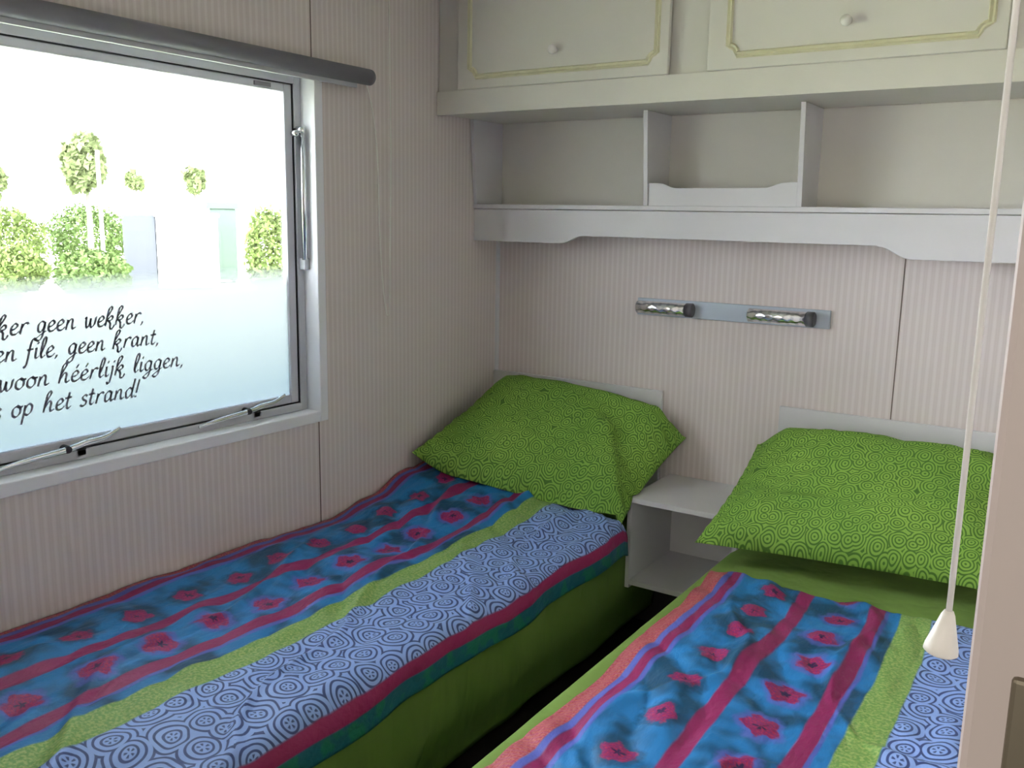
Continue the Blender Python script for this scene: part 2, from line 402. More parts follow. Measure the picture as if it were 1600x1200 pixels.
def write(line, y0, y1, known, z, xh, x):
    """known: the substring whose ends sit at y0..y1"""
    bm = bmesh.new(); k = (y1-y0)/text_width(known)
    cur = y0-text_width(line[:line.index(known)])*k
    nib = Vector((math.cos(math.radians(35)), math.sin(math.radians(35))))*xh*.112
    nb2 = Vector((-nib.y, nib.x))*.38
    for c in line:
        adv, strokes = G[c]
        for st in strokes:
            P = catmull([(p[0], p[1], 0) for p in st], 7)
            Q = [Vector((cur+p.x*k+p.y*xh*.22, z+p.y*xh)) for p in P]
            L = []
            for i, q in enumerate(Q):
                d = (Q[min(i+1, len(Q)-1)]-Q[max(i-1, 0)]).normalized(); nn = Vector((-d.y, d.x))
                wd = abs(nn.dot(nib))+abs(nn.dot(nb2))
                L.append((q+nn*wd, q-nn*wd))
            ring_ = []
            for a, b in L:
                ring_.append([bm.verts.new((xx, p.x, p.y)) for xx, p in ((x, a), (x, b), (x+.0004, b), (x+.0004, a))])
            for A, B in zip(ring_, ring_[1:]):
                for j in range(4): bm.faces.new((A[j], A[(j+1)%4], B[(j+1)%4], B[j]))
            bm.faces.new(ring_[0]); bm.faces.new(ring_[-1][::-1])
        cur += adv*k
    o = mesh_obj('lettering', bm, M_ink, film)
    return o
XL = -.0670
write('ker geen wekker,', -1.836, -1.545, 'geen wekker,', 1.211, .0255, XL)
write('en file, geen krant,', -1.763, -1.503, 'geen krant,', 1.150, .0255, XL)
write('woon héérlijk liggen,', -1.792, -1.430, 'héérlijk liggen,', 1.082, .0255, XL)
write('s op het strand!', -1.912, -1.575, 'op het strand!', 1.017, .0265, XL)

# latches along the bottom and a telescopic stay on the right
def latch(yc):
    root = bpy.data.objects.new('window_latch', None); C.objects.link(root); root.parent = win
    root.location = (0, 0, 0); root.matrix_parent_inverse = win.matrix_world.inverted()
    bm = bmesh.new()
    pts = catmull([(-.046, yc-.17, .905), (-.042, yc-.10, .915), (-.040, yc, .922), (-.040, yc+.05, .930), (-.040, yc+.10, .934), (-.042, yc+.145, .950)], 6)
    n_ = len(pts); rs = [(.0045+.0035*math.sin(PI*i/(n_-1))) for i in range(n_)]
    tube(bm, pts, rs, 10)
    mesh_obj('latch_handle', bm, M_chrome, root, smooth=True)
    bm = bmesh.new(); lathe(bm, (-.058, yc, .922), (1, 0, 0), [(0, .010), (.02, .010), (.026, .008), (.028, .004)], 16)
    mesh_obj('latch_button', bm, M_rub, root, smooth=True)
    mesh_obj('latch_plate', boxes((-.056, -.050, yc+.03, yc+.055, .896, .915)), M_rub, root, bevel=.001)
    return root
def at_children(root):
    pass
latch(-1.795); latch(-1.235)
sy = -1.004
st_ = bmesh.new(); tube(st_, [(-.030, sy, 1.735), (-.030, sy, 1.36)], .0085, 14)
stay = mesh_obj('window_stay', st_, M_chrome, win, smooth=False)
for p in stay.data.polygons: p.use_smooth = len(p.vertices) == 4
bm = bmesh.new(); tube(bm, [(-.046, sy+.014, 1.73), (-.046, sy+.014, 1.36)], .005, 10); mesh_obj('stay_rod', bm, M_alu, stay, smooth=True)
bm = bmesh.new(); lathe(bm, (-.054, sy, 1.745), (1, 0, 0), [(0, .012), (.026, .012), (.032, .009), (.034, .003)], 18)
mesh_obj('stay_pivot', bm, M_chrome, stay, smooth=True)
bm = bmesh.new(); lathe(bm, (-.050, sy-.020, 1.735), (1, 0, 0), [(0, .009), (.016, .010), (.022, .007), (.024, .002)], 14)
mesh_obj('stay_knob', bm, M_chrome, stay, smooth=True)
mesh_obj('stay_bracket', boxes((-.052, -.026, sy-.004, sy+.016, 1.33, 1.365)), M_alu, stay, bevel=.002)

# roller blind cassette above the window
rb = thing('roller_blind', (.03, -1.6, 1.92), 'dark grey rolled-up blind tube mounted above the window', 'blind')
bm = bmesh.new()
tube(bm, [(.036, -.785, 1.921), (.036, -2.52, 1.921)], .0245, 20); o = mesh_obj('blind_tube', bm, M_blind, rb)
for p in o.data.polygons: p.use_smooth = len(p.vertices) == 4
bm = bmesh.new(); lathe(bm, (.036, -.786, 1.921), (0, 1, 0), [(0, .0245), (.012, .024), (.018, .019), (.020, .008)], 20); mesh_obj('end_cap', bm, M_blind, rb, smooth=True)
bm = bmesh.new(); lathe(bm, (.036, -2.519, 1.921), (0, -1, 0), [(0, .0245), (.012, .024), (.018, .019)], 20); mesh_obj('end_cap', bm, M_blind, rb, smooth=True)
bm = boxes((.026, .034, -2.50, -.83, 1.884, 1.899)); mesh_obj('blind_bottom_bar', bm, M_alu, rb, bevel=.002)
for yy in (-.85, -2.45): mesh_obj('bracket', boxes((0.0005, .02, yy-.015, yy+.015, 1.91, 1.95)), M_blind, rb, bevel=.002)
bm = bmesh.new()
pts = catmull([(.03, -.785, 1.90), (.035, -.765, 1.83), (.035, -.742, 1.68), (.035, -.735, 1.45), (.035, -.722, 1.28), (.035, -.706, 1.185), (.035, -.695, 1.172), (.035, -.688, 1.20), (.034, -.682, 1.4), (.03, -.672, 1.70), (.02, -.662, 2.0), (.012, -.655, 2.30), (.012, -.655, H-.002)], 8)
tube(bm, pts, .0024, 8); mesh_obj('blind_cord', bm, M_cord, rb, smooth=True)

# ------------------------------------------------------------------ overhead cabinets
oc = thing('overhead_cabinet', (.95, -.2, 1.846), 'cream overhead wall cabinet row with two gold-moulded doors', 'cabinet')
CY = -.395
XC = XR-.004
mesh_obj('cabinet_body', boxes((.002, XC, CY+.018, -.001, 1.852, 1.87), (.002, XC, CY+.018, -.001, 2.29, 2.308), (.002, .02, CY+.018, -.001, 1.87, 2.29), (XC-.018, XC, CY+.018, -.001, 1.87, 2.29), (.92, .94, CY+.018, -.001, 1.87, 2.29)), M_cream, oc)
mesh_obj('face_frame', boxes((.002, XC, CY, CY+.018, 1.846, 1.925), (.002, .13, CY+.013, CY+.018, 1.925, 2.325), (.87, 1.02, CY+.013, CY+.018, 1.925, 2.325), (1.75, XC, CY+.013, CY+.018, 1.925, 2.325), (.13, .87, CY+.013, CY+.018, 2.28, 2.325), (1.02, 1.75, CY+.013, CY+.018, 2.28, 2.325)), M_cream, oc, bevel=.0015)
def notched(x0, x1, z0, z1, c=.028):
    """closed outline of a rectangle with scooped corners"""
    P = []
    for (cx, cz, a0) in ((x0, z0, 90), (x1, z0, 180), (x1, z1, 270), (x0, z1, 0)):
        for i in range(7):
            a = math.radians(a0 - i*15) if True else 0
            P.append((cx+c*math.cos(a), cz+c*math.sin(a)))
    return P
def moulding(x0, x1, z0, z1, y, r, mat, parent, name):
    P = []
    c = .026
    for (cx, cz, sx, sz) in ((x0, z0, 1, 1), (x1, z0, -1, 1), (x1, z1, -1, -1), (x0, z1, 1, -1)):
        pts = []
        for i in range(7):
            a = i*PI/12
            pts.append((cx+sx*c*math.sin(a), cz+sz*c*math.cos(a)))   # concave scoop about the corner
        if sx*sz < 0: pts = pts[::-1]
        P += pts
    bm = bmesh.new(); n = len(P); rings = []
    for i in range(n):
        a = Vector(P[i-1]); b = Vector(P[(i+1) % n]); d = (b-a).normalized(); nn = Vector((-d.y, d.x)); p = Vector(P[i])
        rings.append([bm.verts.new((p.x+nn.x*o_, y-h, p.y+nn.y*o_)) for o_, h in ((-r, 0), (-r*.6, r*.7), (0, r*.35), (r*.6, r*.9), (r, 0))])
    for i in range(n):
        A = rings[i]; B = rings[(i+1) % n]
        for j in range(4): bm.faces.new((A[j], A[j+1], B[j+1], B[j]))
        bm.faces.new((A[4], A[0], B[0], B[4]))
    return mesh_obj(name, bm, mat, parent)
for x0, x1, kx in ((.105, .877, .49), (1.0, 1.765, 1.386)):
    d = mesh_obj('door', boxes((x0, x1, CY-.016, CY+.002, 1.924, 2.30)), M_cream, oc, bevel=.002)
    moulding(x0+.050 if x0 < .5 else x0+.062, x1-.037, 1.962, 2.262, CY-.016, .0095, M_gold, d, 'moulding')
    bm = bmesh.new(); lathe(bm, (kx, CY-.016, 2.022), (0, -1, 0), [(0, .009), (.006, .007), (.012, .009), (.018, .0145), (.024, .0145), (.029, .010), (.031, .002)], 20)
    mesh_obj('knob', bm, M_knob, d, smooth=True)

# ------------------------------------------------------------------ open shelf under the cabinets
os_ = thing('wall_shelf', (.95, -.09, 1.41), 'white open wall shelf with dividers and shaped valance under the cabinets', 'shelf')
mesh_obj('shelf_board', boxes((.002, XC, -.172, -.001, 1.530, 1.546)), M_white, os_, bevel=.002)
pr = [(.002, 1.528), (.002, 1.411)]
for i in range(9):
    tt = i/8; pr.append((.385+tt*.085, 1.411+.028*sstep(0, 1, tt)))
pr += [(1.455, 1.436)]
for i in range(9):
    tt = i/8; pr.append((1.46+tt*.09, 1.434-.034*sstep(0, 1, tt)))
pr += [(XC, 1.400), (XC, 1.528)]
bm = bmesh.new(); prism(bm, pr, 'y', -.166, -.150); mesh_obj('valance', bm, M_white, os_, bevel=.0015)
for x in (.003, .703, 1.215, 1.95):
    bm = bmesh.new(); prism(bm, [(-.170, 1.546), (-.198, 1.851), (-.001, 1.851), (-.001, 1.546)], 'x', x, x+.015)
    mesh_obj('divider', bm, M_white, os_, bevel=.001)
pr = [(.719, 1.546), (.719, 1.620), (.745, 1.620)]
for i in range(7): pr.append((.757+i*.010, 1.619-.016*sstep(0, 6, i)))
for i in range(7): pr.append((1.112+i*.010, 1.603+.016*sstep(0, 6, i)))
pr += [(1.19, 1.620), (1.214, 1.620), (1.214, 1.546)]
bm = bmesh.new(); prism(bm, pr, 'y', -.166, -.156); mesh_obj('gallery_rail', bm, M_white, os_, bevel=.001)
mesh_obj('back_panel', boxes((.018, XC, -.004, -.0005, 1.546, 1.851)), M_cream, os_)

# ------------------------------------------------------------------ double reading lamp on the back wall
wlp = thing('wall_lamp', (.96, 0, 1.19), 'silver double reading lamp strip with two chrome tubes on back wall', 'lamp')
mesh_obj('backplate', boxes((.622, 1.302, -.012, -.0005, 1.163, 1.223)), M_silver, wlp, bevel=.002)
def perf_mat():
    g = N('perforated_chrome', .2); g.b.inputs['Metallic'].default_value = .95
    sp = g.n('ShaderNodeSeparateXYZ'); g.l(g.obj(), sp.inputs[0])
    h = g.math('MULTIPLY', g.math('SINE', g.math('MULTIPLY', sp.outputs[0], 2*PI/.03)), g.math('SINE', g.math('MULTIPLY', sp.outputs[2], 2*PI/.03)))
    g.l(g.mix(g.ramp01(h, .2, .5), (.85, .87, .88, 1), (.62, .64, .67, 1)), g.b.inputs['Base Color'])
    g.bump(h, .35, .0015); return g.m
M_perf = perf_mat()
for x0, x1 in ((.632, .820), (1.040, 1.235)):
    bm = bmesh.new(); tube(bm, [(x0, -.034, 1.193), (x0+.003, -.034, 1.193), (x1, -.034, 1.193)], [.018, .0225, .0225], 28)
    lt = mesh_obj('lamp_tube', bm, M_perf, wlp)
    for p in lt.data.polygons: p.use_smooth = len(p.vertices) == 4
    bm = bmesh.new(); tube(bm, [(x1, -.034, 1.193), (x1+.022, -.034, 1.193), (x1+.025, -.034, 1.193)], [.0245, .0245, .02], 28)
    cp = mesh_obj('end_cap', bm, M_cap, lt)
    for p in cp.data.polygons: p.use_smooth = len(p.vertices) == 4

# ------------------------------------------------------------------ nightstand
ns = thing('nightstand', (.967, -.17, .27), 'white open nightstand shelf unit fixed between the two beds', 'nightstand')
mesh_obj('nightstand_top', boxes((.776, 1.158, -.350, -.001, .572, .590)), M_white, ns, bevel=.002)
mesh_obj('nightstand_shelf', boxes((.792, 1.142, -.345, -.001, .282, .300)), M_white, ns, bevel=.002)
for x in (.776, 1.142): mesh_obj('side_panel', boxes((x, x+.016, -.345, -.001, .270, .572)), M_white, ns, bevel=.0015)
mesh_obj('back_panel', boxes((.792, 1.142, -.006, -.001, .300, .572)), M_white, ns)

# ------------------------------------------------------------------ beds
def wrinkle(x, y, z=0, s=1.0):
    return noise.noise(Vector((x*s, y*s, z*s)))
def make_bed(x0, x1, label, zt):
    b = thing('bed', ((x0+x1)/2, -1.05, 0), label, 'bed')
    mesh_obj('headboard', boxes((x0-.005 if x0 > .5 else .002, x0+.765 if x0 > .5 else .738, -.022, -.0068, .30, .895)), M_white, b, bevel=.003)
    mesh_obj('bed_base', boxes((x0+.06, x1-.07, -2.26, -.06, .13, .25)), M_dark, b, bevel=.01)
    bm = boxes((x0+.03, x1-.03, -2.28, -.045, .25, zt-.035)); mesh_obj('mattress', bm, M_white, b, bevel=.03)
    for px in (x0+.10, x1-.14):
        for py in (-2.2, -.16): mesh_obj('leg', boxes((px, px+.05, py, py+.05, 0, .13)), M_dark, b)
    return b
make_bed(.012, .765, 'white-headboard single bed standing under the window along the left wall', .50)
make_bed(1.168, 1.93, 'white-headboard single bed on the right, beyond the nightstand', .50)

def sheet(x0, x1, label, zt, zb, seed):
    """fitted sheet: top, rounded rims and hanging sides on all four sides"""
    bm = bmesh.new()
    nu = 90; nv = 130
    y0, y1 = -2.30, -.028
    prof = []            # (x, z) across, left hem to right hem
    R = .045; hang = zt-zb
    L1 = hang-R; L2 = R*PI/2; L3 = (x1-x0)-2*R
    tot = 2*L1+2*L2+L3
    def P(s):
        if s < L1: return x0, zb+s, 0
        s -= L1
        if s < L2: a = s/R; return x0+R-R*math.cos(a), zt-R+R*math.sin(a), a/(PI/2)
        s -= L2
        if s < L3: return x0+R+s, zt, 1
        s -= L3
        if s < L2: a = s/R; return x1-R+R*math.sin(a), zt-R+R*math.cos(a), 1-a/(PI/2)
        s -= L2
        return x1, zt-R-s, 0
    vts = []
    for j in range(nv+1):
        v = j/nv; y = y0+(y1-y0)*v
        row = []
        for i in range(nu+1):
            x, z, top = P(tot*i/nu)
            end = 0
            drop = 0
            depth = (zt-z)/hang
            if top < 1:
                side = 1 if x > (x0+x1)/2 else -1
                f = (.004*math.sin(y*13+z*6+seed)+.004*math.sin(y*27+z*14+seed*2)+.010*wrinkle(y*4, z*3, seed)+.008*abs(wrinkle(y*6+z*5, z*2, seed+4)))*sstep(-.32, -.7, y)
                tuck = .045*sstep(.55, 1.0, depth)
                if (side < 0 and x0 < .1): f *= .1; tuck = .0
                k = (1-top)
                x += side*(f*min(1, depth*1.6+.1)-tuck-.0)*k*.85
                if side > 0 and x0 < .1 and y > -.37: x = min(x, .772)
                if side < 0 and x0 > .5 and y > -.37: x = max(x, 1.162)
                z += .02*wrinkle(y*3, seed)*depth
            else:
                z += .006*wrinkle(x*7, y*7, seed)+.004*wrinkle(x*20, y*9, seed)
            row.append(bm.verts.new((x, y, z)))
        vts.append(row)
    for j in range(nv):
        for i in range(nu): bm.faces.new((vts[j][i], vts[j][i+1], vts[j+1][i+1], vts[j+1][i]))
    # foot end drop
    prev = vts[0]
    for k in range(1, 9):
        row = [bm.verts.new((q.co.x, y0-.02*math.sin(k/8*PI/2)+.004*math.sin(q.co.x*30), q.co.z+(zb-q.co.z)*k/8)) for q in vts[0]]
        for i in range(nu): bm.faces.new((prev[i], row[i], row[i+1], prev[i+1]))
        prev = row
    o = mesh_obj('fitted_sheet', bm, M_sheet, smooth=True)
    m = o.modifiers.new('s', 'SOLIDIFY'); m.thickness = .003; m.offset = 1
    return tag(o, label, 'bed sheet')
sheet(.008, .775, 'plain green bed sheet hanging down the side of the window-side bed', .494, .085, 1)
sheet(1.136, 1.935, 'plain green bed sheet on the right bed, showing below its pillow', .494, .085, 5)

def duvet(x0, xe, s_start, yh, yf, zf, label, seed, amp, hem_left=False, s_end=.945, slant=0.0, xlim=None):
    """cover lying on the mattress from x0 to edge xe then dropping over it; s is the cloth coordinate of the print"""
    bm = bmesh.new(); uvl = bm.loops.layers.uv.new('UVMap')
    nu, nv = 150, 260
    R = .052
    flat = xe-R-x0
    tot = s_end-s_start
    vts = []; uvs = {}
    for j in range(nv+1):
        v = j/nv; row = []
        for i in range(nu+1):
            s = tot*i/nu
            yh_ = yh(s/tot) if callable(yh) else yh
            y = yf+(yh_-yf)*v
            if s < flat: x = x0+s; dz = 0; k = 0
            elif s < flat+R*1.45: a = (s-flat)/R; x = x0+flat+R*math.sin(a); dz = -R*(1-math.cos(a)); k = a/1.45
            else:
                a = 1.45; q = s-flat-R*1.45; x = x0+flat+R*math.sin(a)+q*math.cos(a); dz = -R*(1-math.cos(a))-q*math.sin(a); k = 1
            zz = zf(x, y)
            n1 = wrinkle(x*3.2+seed, y*2.3, seed)*.016*amp
            n2 = (abs(wrinkle(x*9+y*3.5, y*4-x*2, seed+3)))*.020*amp + .0085*amp*max(0, 1-abs(wrinkle(x*3+y*1.2, y*1.6-x, seed+6))*14)*sstep(.0, .2, s)
            n3 = wrinkle(x*22, y*14, seed+8)*.0035*amp
            d = max(-.004, n1+n2+n3)
            if k == 0: z = zz+d; xx = x
            else: z = zz+dz+d*(1-k)+(.012*wrinkle(y*5, seed)*k); xx = x+k*(.008*math.sin(y*11+seed)+.010*wrinkle(y*8, x*3, seed))
            if hem_left:
                e = sstep(.05, 0, s); z -= .016*e; xx += e*.010*wrinkle(y*4, seed+1)
            # rolled head and foot edges
            eh = sstep(.035, 0, yh_-y); z -= .014*eh
            vert = bm.verts.new((xx+slant*sstep(-1.0, -.4, y), y+.012*wrinkle(x*6, seed, 2)*sstep(.3, 0, yh_-y), z)); row.append(vert)
            uvs[vert] = (s_start+s, y)
        vts.append(row)
    for j in range(nv):
        for i in range(nu): bm.faces.new((vts[j][i], vts[j][i+1], vts[j+1][i+1], vts[j+1][i]))
    for f in bm.faces:
        for lp in f.loops: lp[uvl].uv = uvs[lp.vert]
    o = mesh_obj('duvet', bm, M_duvet, smooth=True)
    m = o.modifiers.new('s', 'SOLIDIFY'); m.thickness = .014; m.offset = -1
    return tag(o, label, 'duvet')
wall_tab = [(-2.1, .548), (-1.5, .540), (-1.0, .528), (-.8, .545), (-.55, .600), (-.3, .61)]
edge_tab = [(-2.3, .516), (-1.7, .522), (-1.0, .525), (-.5, .535), (-.3, .535)]
zf1 = lambda x, y: interp(wall_tab, y)+(interp(edge_tab, y)-interp(wall_tab, y))*sstep(.0, .72, x)
duvet(.014, .832, .055, lambda q: -.34-.10*q, -2.32, zf1, 'striped blue, magenta and white-swirl duvet on the bed under the window', 2, 1.3)
zf2 = lambda x, y: .519+.016*sstep(-.62, -1.0, y)
duvet(1.205, 1.99, .02, lambda q: -.60-.03*q, -2.32, zf2, 'striped blue and magenta duvet with coral edge on the right bed', 9, 1.35, hem_left=True, slant=-.032)

# ------------------------------------------------------------------ pillows
def pillow(c, top, bot, label, seed, extra=None, lift=0, sag=0, rest=None):
    """c: FL, FR, BR, BL corners; top/bot: stuffing height above and below the seam"""
    FL, FR, BR, BL = [Vector(p) for p in c]
    bm = bmesh.new(); uvl = bm.loops.layers.uv.new('UVMap')
    n = 70; W = (FR-FL).length; D = (BL-FL).length
    nrm = (FR-FL).cross(BL-FL).normalized()
    uvd = {}
    def P(u, v, side):
        # pinched sides: edge midpoints drawn inwards
        pu = u*(1-.045*(1-v*v)*abs(u)**3); pv = v*(1-.05*(1-u*u)*abs(v)**3)
        a = (pu+1)/2; b = (pv+1)/2
        p = (FL*(1-a)+FR*a)*(1-b)+(BL*(1-a)+BR*a)*b
        prof = max(0, (1-abs(u)**2.6)*(1-abs(v)**2.6))**.54
        h = prof*(top if side > 0 else bot)
        wr = (wrinkle(u*2.2+seed, v*2.2, side)*.018+abs(wrinkle(u*4+v*2, v*5-u, seed+side))*.012)*min(1, prof*1.5)
        # gathers along the seams
        ed = max(abs(u), abs(v)); wr += .004*math.sin((u*9+v*11)*3+seed)*sstep(.75, .98, ed)*(1-sstep(.985, 1, ed))
        h += wr if side > 0 else -abs(wr)*.3
        if extra and side > 0: h += extra(u, v)*min(1, prof*2)
        q = p+nrm*h*side
        q.z += lift*sstep(-.1, .95, v)*(1-sstep(.72, 1.0, abs(u)))   # the plump back edge rises between its corners
        q.z -= sag*sstep(.2, -1, v)*(1-abs(u)**4)                   # the front edge settles onto the bed
        if rest: q.z = max(q.z, rest(q.x, q.y))
        return q
    g = {}
    for side in (1, -1):
        for j in range(n+1):
            for i in range(n+1):
                if side < 0 and (i in (0, n) or j in (0, n)): g[(side, i, j)] = g[(1, i, j)]; continue
                # denser sampling near the seam
                u = math.sin((i/n*2-1)*PI/2*.999)/math.sin(PI/2*.999); v = math.sin((j/n*2-1)*PI/2*.999)/math.sin(PI/2*.999)
                vt = bm.verts.new(P(u, v, side)); g[(side, i, j)] = vt
                uvd[vt] = (u*W/2+seed, v*D/2)
    for side in (1, -1):
        for j in range(n):
            for i in range(n):
                q = [g[(side, i, j)], g[(side, i+1, j)], g[(side, i+1, j+1)], g[(side, i, j+1)]]
                bm.faces.new(q if side > 0 else q[::-1])
    for f in bm.faces:
        for lp in f.loops: lp[uvl].uv = uvd[lp.vert]
    o = mesh_obj('pillow', bm, M_pillow, smooth=True)
    return tag(o, label, 'pillow')
def seg_d(u, v, a, b):
    a = Vector(a); b = Vector(b); p = Vector((u, v)); d = b-a; t_ = max(0, min(1, (p-a).dot(d)/d.dot(d)))
    q = a+d*t_; s_ = (p-q); return s_.length*(1 if (d.x*s_.y-d.y*s_.x) > 0 else -1), t_
def fold1(u, v):
    h = 0
    for a, b, A, wd in (((-.05, .55), (.50, .15), .016, .20), ((.50, .15), (.97, -.95), .032, .17), ((.1, .3), (.55, -.55), .014, .08), ((.15, -.3), (.2, -.9), .010, .05)):
        d, t_ = seg_d(u, v, a, b)
        if d > 0: k = math.exp(-(d/(wd*.35))**2)     # steep far side
        else: k = math.exp(-(d/wd)**2)
        h = max(h, A*k)
    # flattened facet behind the ridge
    d, t_ = seg_d(u, v, (.1, .8), (.95, -.9))
    if d > 0: h -= .015*sstep(0, .3, d)*(1-sstep(.3, .9, v))
    return h
pillow([(.035, -.575, .672), (.792, -.425, .512), (.862, -.075, .752), (.03, -.085, .815)], .115, .075,
       'green swirl-print pillow leaning against the headboard beside the window wall', 1.3, fold1, .070, .045, lambda x, y: .596 if (x > .770 and y > -.356) else (zf1(x, y)+.012 if x < .78 else 0))
def fold2(u, v):
    h = 0
    for a, b, A, wd in (((.62, .75), (.98, .1), .018, .07), ((-.15, .8), (-.05, -.2), .006, .05), ((-.95, -.75), (-.6, -.95), .02, .06)):
        d, t_ = seg_d(u, v, a, b); h = max(h, A*math.exp(-(d/wd)**2))
    return h
pillow([(1.100, -.555, .562), (1.91, -.435, .560), (1.93, -.085, .785), (1.118, -.085, .770)], .105, .028,
       'green swirl-print pillow on the right-hand bed, behind the hanging cord', 4.1, fold2, .055, .0, lambda x, y: .596 if (x < 1.165 and y > -.356) else .512)

# ------------------------------------------------------------------ pull cord in front of the doorway
pc = thing('light_pull_cord', (1.986, -2.4, 1.24), 'white hanging pull cord with cone-shaped end in front of the right bed', 'pull cord')
bm = bmesh.new(); tube(bm, [(1.986, -2.4, 2.31), (1.986, -2.4, 1.9), (1.986, -2.4, 1.256)], .0019, 8); mesh_obj('cord', bm, M_cord, pc, smooth=True)
bm = bmesh.new(); lathe(bm, (1.986, -2.4, 1.262), (-.08, -.05, -1), [(0, .0028), (.003, .0042), (.014, .0072), (.024, .0100), (.0275, .0104), (.029, .0085)], 20)
mesh_obj('cone_weight', bm, M_tassel, pc, smooth=True)
bm = bmesh.new(); lathe(bm, (1.986, -2.4, H-.0005), (0, 0, -1), [(0, .03), (.012, .028), (.018, .012), (.02, .004)], 20)
mesh_obj('ceiling_switch', bm, M_knob, pc, smooth=True)

# ------------------------------------------------------------------ outside the window
GZ = -.6
def ground_mat():
    g = N('dry_grass_ground', .9); o = g.obj()
    g.l(g.mix(g.ramp01(g.noise(o, 1.2, 5), .35, .65), (.50, .50, .38, 1), (.34, .40, .20, 1)), g.b.inputs['Base Color']); return g.m
bm = boxes((-120, -.3, -90, 90, GZ-.1, GZ)); o = mesh_obj('ground', bm, ground_mat()); tag(o, kind='structure')
def leaf_mat(name, a, b):
    g = N(name, .7); o = g.obj()
    g.l(g.mix(g.noise(o, 6, 2), a, b), g.b.inputs['Base Color']); g.b.inputs['Specular IOR Level'].default_value = .08
    return g.m
M_leaf = leaf_mat('bush_leaf', (.030, .052, .014, 1), (.056, .080, .024, 1))
M_leaf2 = leaf_mat('yellow_green_leaf', (.044, .066, .016, 1), (.072, .092, .028, 1))
M_tree = leaf_mat('tree_leaf', (.045, .060, .022, 1), (.085, .098, .045, 1))
M_bark = plain('bark', (.09, .085, .07, 1), .9)
M_cont = plain('container_white', (.80, .80, .80, 1), .5)
M_cont2 = plain('container_grey', (.045, .047, .056, 1), .5)
M_bin = plain('bin_green_grey', (.045, .060, .050, 1), .5)
M_pole = plain('pole_white', (.8, .8, .8, 1), .5)
for m_ in (M_cont2, M_bin, M_bark): m_.node_tree.nodes['Principled BSDF'].inputs['Specular IOR Level'].default_value = .1
def foliage(bm, c, r, n, size, rnd):
    for _ in range(n):
        d = Vector((rnd.gauss(0, 1), rnd.gauss(0, 1), rnd.gauss(0, 1))).normalized()
        k = rnd.uniform(.35, 1)**.5
        lump = 1+.28*noise.noise(d*2.3+Vector(c))
        p = Vector(c)+Vector((d.x*r[0], d.y*r[1], d.z*r[2]))*k*lump
        if p.z < GZ+.02: p.z = GZ+.02+rnd.random()*.1
        a = Vector((rnd.gauss(0, 1), rnd.gauss(0, 1), rnd.gauss(0, 1))).normalized(); b = a.orthogonal().normalized()
        s = size*rnd.uniform(.6, 1.3)
        vs_ = [bm.verts.new(p+q) for q in (a*s, b*s*.5, -a*s, -b*s*.5)]
        bm.faces.new(vs_)
def at(px, py, dist=None, z=GZ):
    """direction through the photograph's pixel, met with the ground (or at a chosen distance)"""
    d = fwd*1420+rr*(px-800)+uu*(600-py)
    if dist is None: return CAM+d*((z-CAM.z)/d.z)
    return CAM+d*(dist/Vector((d.x, d.y)).length)
def bush(px0, px1, pytop, dist, label, n, mat, seed, name='bush', cat='bush', depth=None, group=None):
    a = at(px0, 400, dist); b = at(px1, 400, dist); top = at((px0+px1)/2, pytop, dist).z
    c = (a+b)/2; h = (top-GZ); wdt = (b-a).length/2
    rnd = random.Random(seed); bm = bmesh.new()
    th = thing(name, (c.x, c.y, GZ), label, cat, group)
    parts = max(1, int(wdt/h*1.2))
    for k in range(parts):
        q = a+(b-a)*((k+.5)/parts); hh = h*rnd.uniform(.82, 1.3)
        foliage(bm, (q.x, q.y, GZ+hh*.48), (wdt/parts*1.15, min(wdt/parts*1.15, h*.6), hh*.52), 2*n//parts, .075, rnd)
    mesh_obj('foliage', bm, mat, th)
    bm = bmesh.new()
    for k in range(parts):
        q = a+(b-a)*((k+.5)/parts); tube(bm, [(q.x, q.y, GZ), (q.x+.05, q.y, GZ+h*.5)], [.04, .02], 6)
    mesh_obj('stem', bm, M_bark, th)
def tree(px, pytop, pybot_crown, wpx, dist, label, n, mat, seed, size=.14):
    c = at(px, 300, dist); top = at(px, pytop, dist).z; bot = at(px, pybot_crown, dist).z
    wdt = (at(px+wpx/2, 300, dist)-at(px-wpx/2, 300, dist)).length/2
    rnd = random.Random(seed); th = thing('tree', (c.x, c.y, GZ), label, 'tree')
    bm = bmesh.new(); cz = (top+bot)/2
    for k in range(5):
        o_ = Vector((rnd.uniform(-.5, .5)*wdt, rnd.uniform(-.5, .5)*wdt, rnd.uniform(-.45, .45)*(top-bot)))
        foliage(bm, (c.x+o_.x, c.y+o_.y, cz+o_.z), (wdt*.62, wdt*.62, (top-bot)*.33), n//5, size, rnd)
    mesh_obj('crown', bm, mat, th)
    bm = bmesh.new(); tube(bm, [(c.x, c.y, GZ), (c.x+.05, c.y, (GZ+cz)/2), (c.x, c.y, cz)], [.10, .08, .03], 8)
    for k in range(4):
        a = k*1.6; tube(bm, [(c.x, c.y, bot-.1), (c.x+math.cos(a)*wdt*.5, c.y+math.sin(a)*wdt*.5, cz)], [.04, .012], 6)
    mesh_obj('trunk', bm, M_bark, th)
tree(136, 208, 296, 74, 30, 'tall young tree seen through the window, left of the white pole', 1700, M_tree, 3, .15)
tree(213, 268, 298, 30, 62, 'small distant tree just right of the white pole', 420, M_tree, 4, .2)
tree(304, 266, 306, 44, 58, 'distant tree above the white container', 650, M_tree, 5, .2)
tree(-6, 255, 305, 40, 60, 'distant tree at the far left edge of the window', 600, M_tree, 6, .2)
bush(-60, 70, 328, 33, 'long leafy hedge behind the verge, at the window\'s left edge', 2200, M_leaf2, 11)
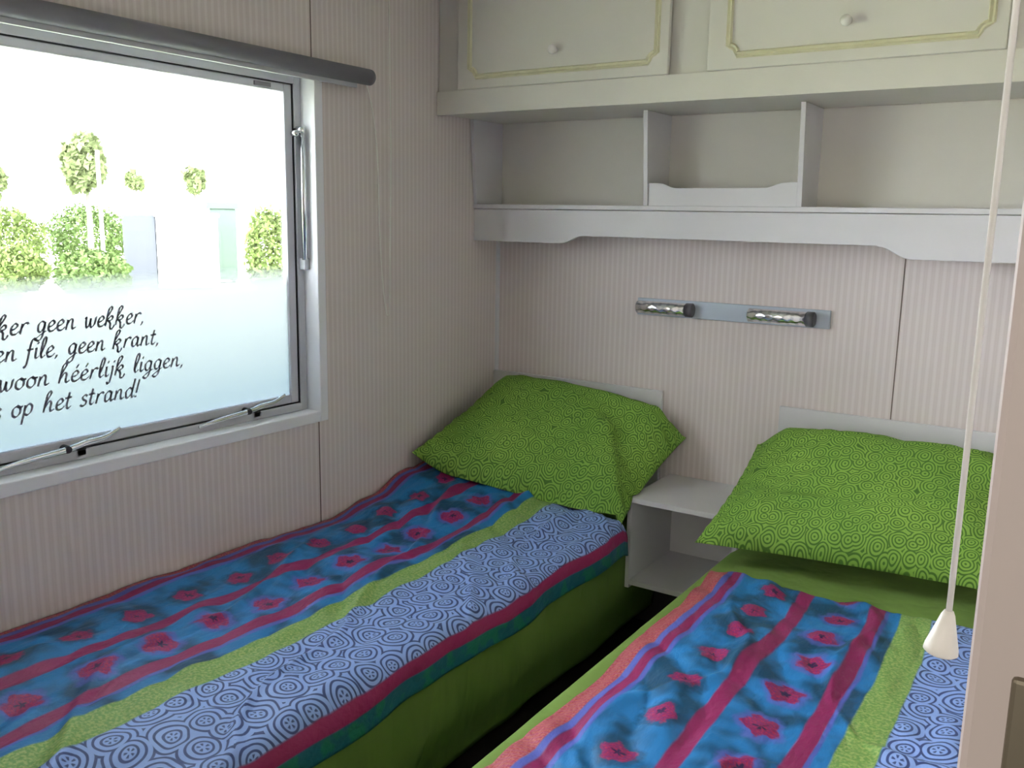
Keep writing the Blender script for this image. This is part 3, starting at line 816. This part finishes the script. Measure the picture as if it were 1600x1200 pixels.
bush(72, 204, 322, 36, 'taller green shrub row left of the white container', 2600, M_leaf, 12)
bush(-30, 74, 376, 26.5, 'low bright groundcover shrubs in front of the long hedge', 1600, M_leaf2, 14)
bush(70, 212, 385, 24.2, 'low mound of green groundcover beside the grey container end', 2200, M_leaf, 13)
bush(386, 470, 352, 24.5, 'yellow-green bush at the right side of the window view', 2000, M_leaf2, 15)
bush(-20, 26, 428, 20.5, 'small shrub in the grass at the lower left of the view', 300, M_leaf2, 16)
# white pole
p = at(161, 385, 28); bm = bmesh.new(); tube(bm, [(p.x, p.y, GZ), (p.x, p.y, at(161, 235, 28).z)], .05, 10)
o = mesh_obj('pole', bm, M_pole, smooth=True); tag(o, 'thin white pole standing among the shrubs outside', 'pole')
# white container with grey end, green-grey bin behind it
def oriented(th, name, c, ax, ay, sx, sy_, z0, z1, mat, bevel=.02):
    bm = bmesh.new(); vv = []
    for z in (z0, z1):
        for u, v in ((-1, -1), (1, -1), (1, 1), (-1, 1)):
            q = c+ax*(u*sx/2)+ay*(v*sy_/2); vv.append(bm.verts.new((q.x, q.y, z)))
    for f in ((0,3,2,1),(4,5,6,7),(0,1,5,4),(1,2,6,5),(2,3,7,6),(3,0,4,7)): bm.faces.new([vv[i] for i in f])
    return mesh_obj(name, bm, mat, th, bevel=bevel)
a = at(246, 400, 26); b = at(342, 400, 26); e = at(208, 400, 27.2)
ax = (b-a); ax.z = 0; wdt = ax.length; ax.normalize(); ay = Vector((-ax.y, ax.x, 0))
if ay.dot(a-CAM) < 0: ay = -ay
c = (a+b)/2+ay*.75; c.z = 0
zt = at(290, 333, 26).z
ct = thing('storage_container', (c.x, c.y, GZ), 'white storage container with a grey end standing on the grass outside', 'container')
oriented(ct, 'container_body', c, ax, ay, wdt, 1.5, GZ+.08, zt-.1, M_cont)
oriented(ct, 'container_lid', c, ax, ay, wdt+.1, 1.6, zt-.1, zt, M_cont)
oriented(ct, 'container_foot', c, ax, ay, wdt*.9, 1.3, GZ, GZ+.08, M_cont2)
c2 = a-ax*.42+ay*.75; c2.z = 0
oriented(ct, 'end_panel', c2, ax, ay, .80, 1.3, GZ+.02, zt-.06, M_cont2)
p = at(350, 400, 29); p.z = 0
bn = thing('refuse_bin', (p.x, p.y, GZ), 'tall green-grey refuse bin behind the right end of the white container', 'bin')
zt2 = at(350, 316, 29).z
oriented(bn, 'bin_body', p, ax, ay, .75, .8, GZ+.1, zt2-.2, M_bin); oriented(bn, 'bin_lid', p, ax, ay, .9, .9, zt2-.2, zt2, M_bin)
for sx in (-1, 1):
    q = p+ax*.25*sx; oriented(bn, 'bin_foot', q, ax, ay, .12, .6, GZ, GZ+.1, M_bin, .005)
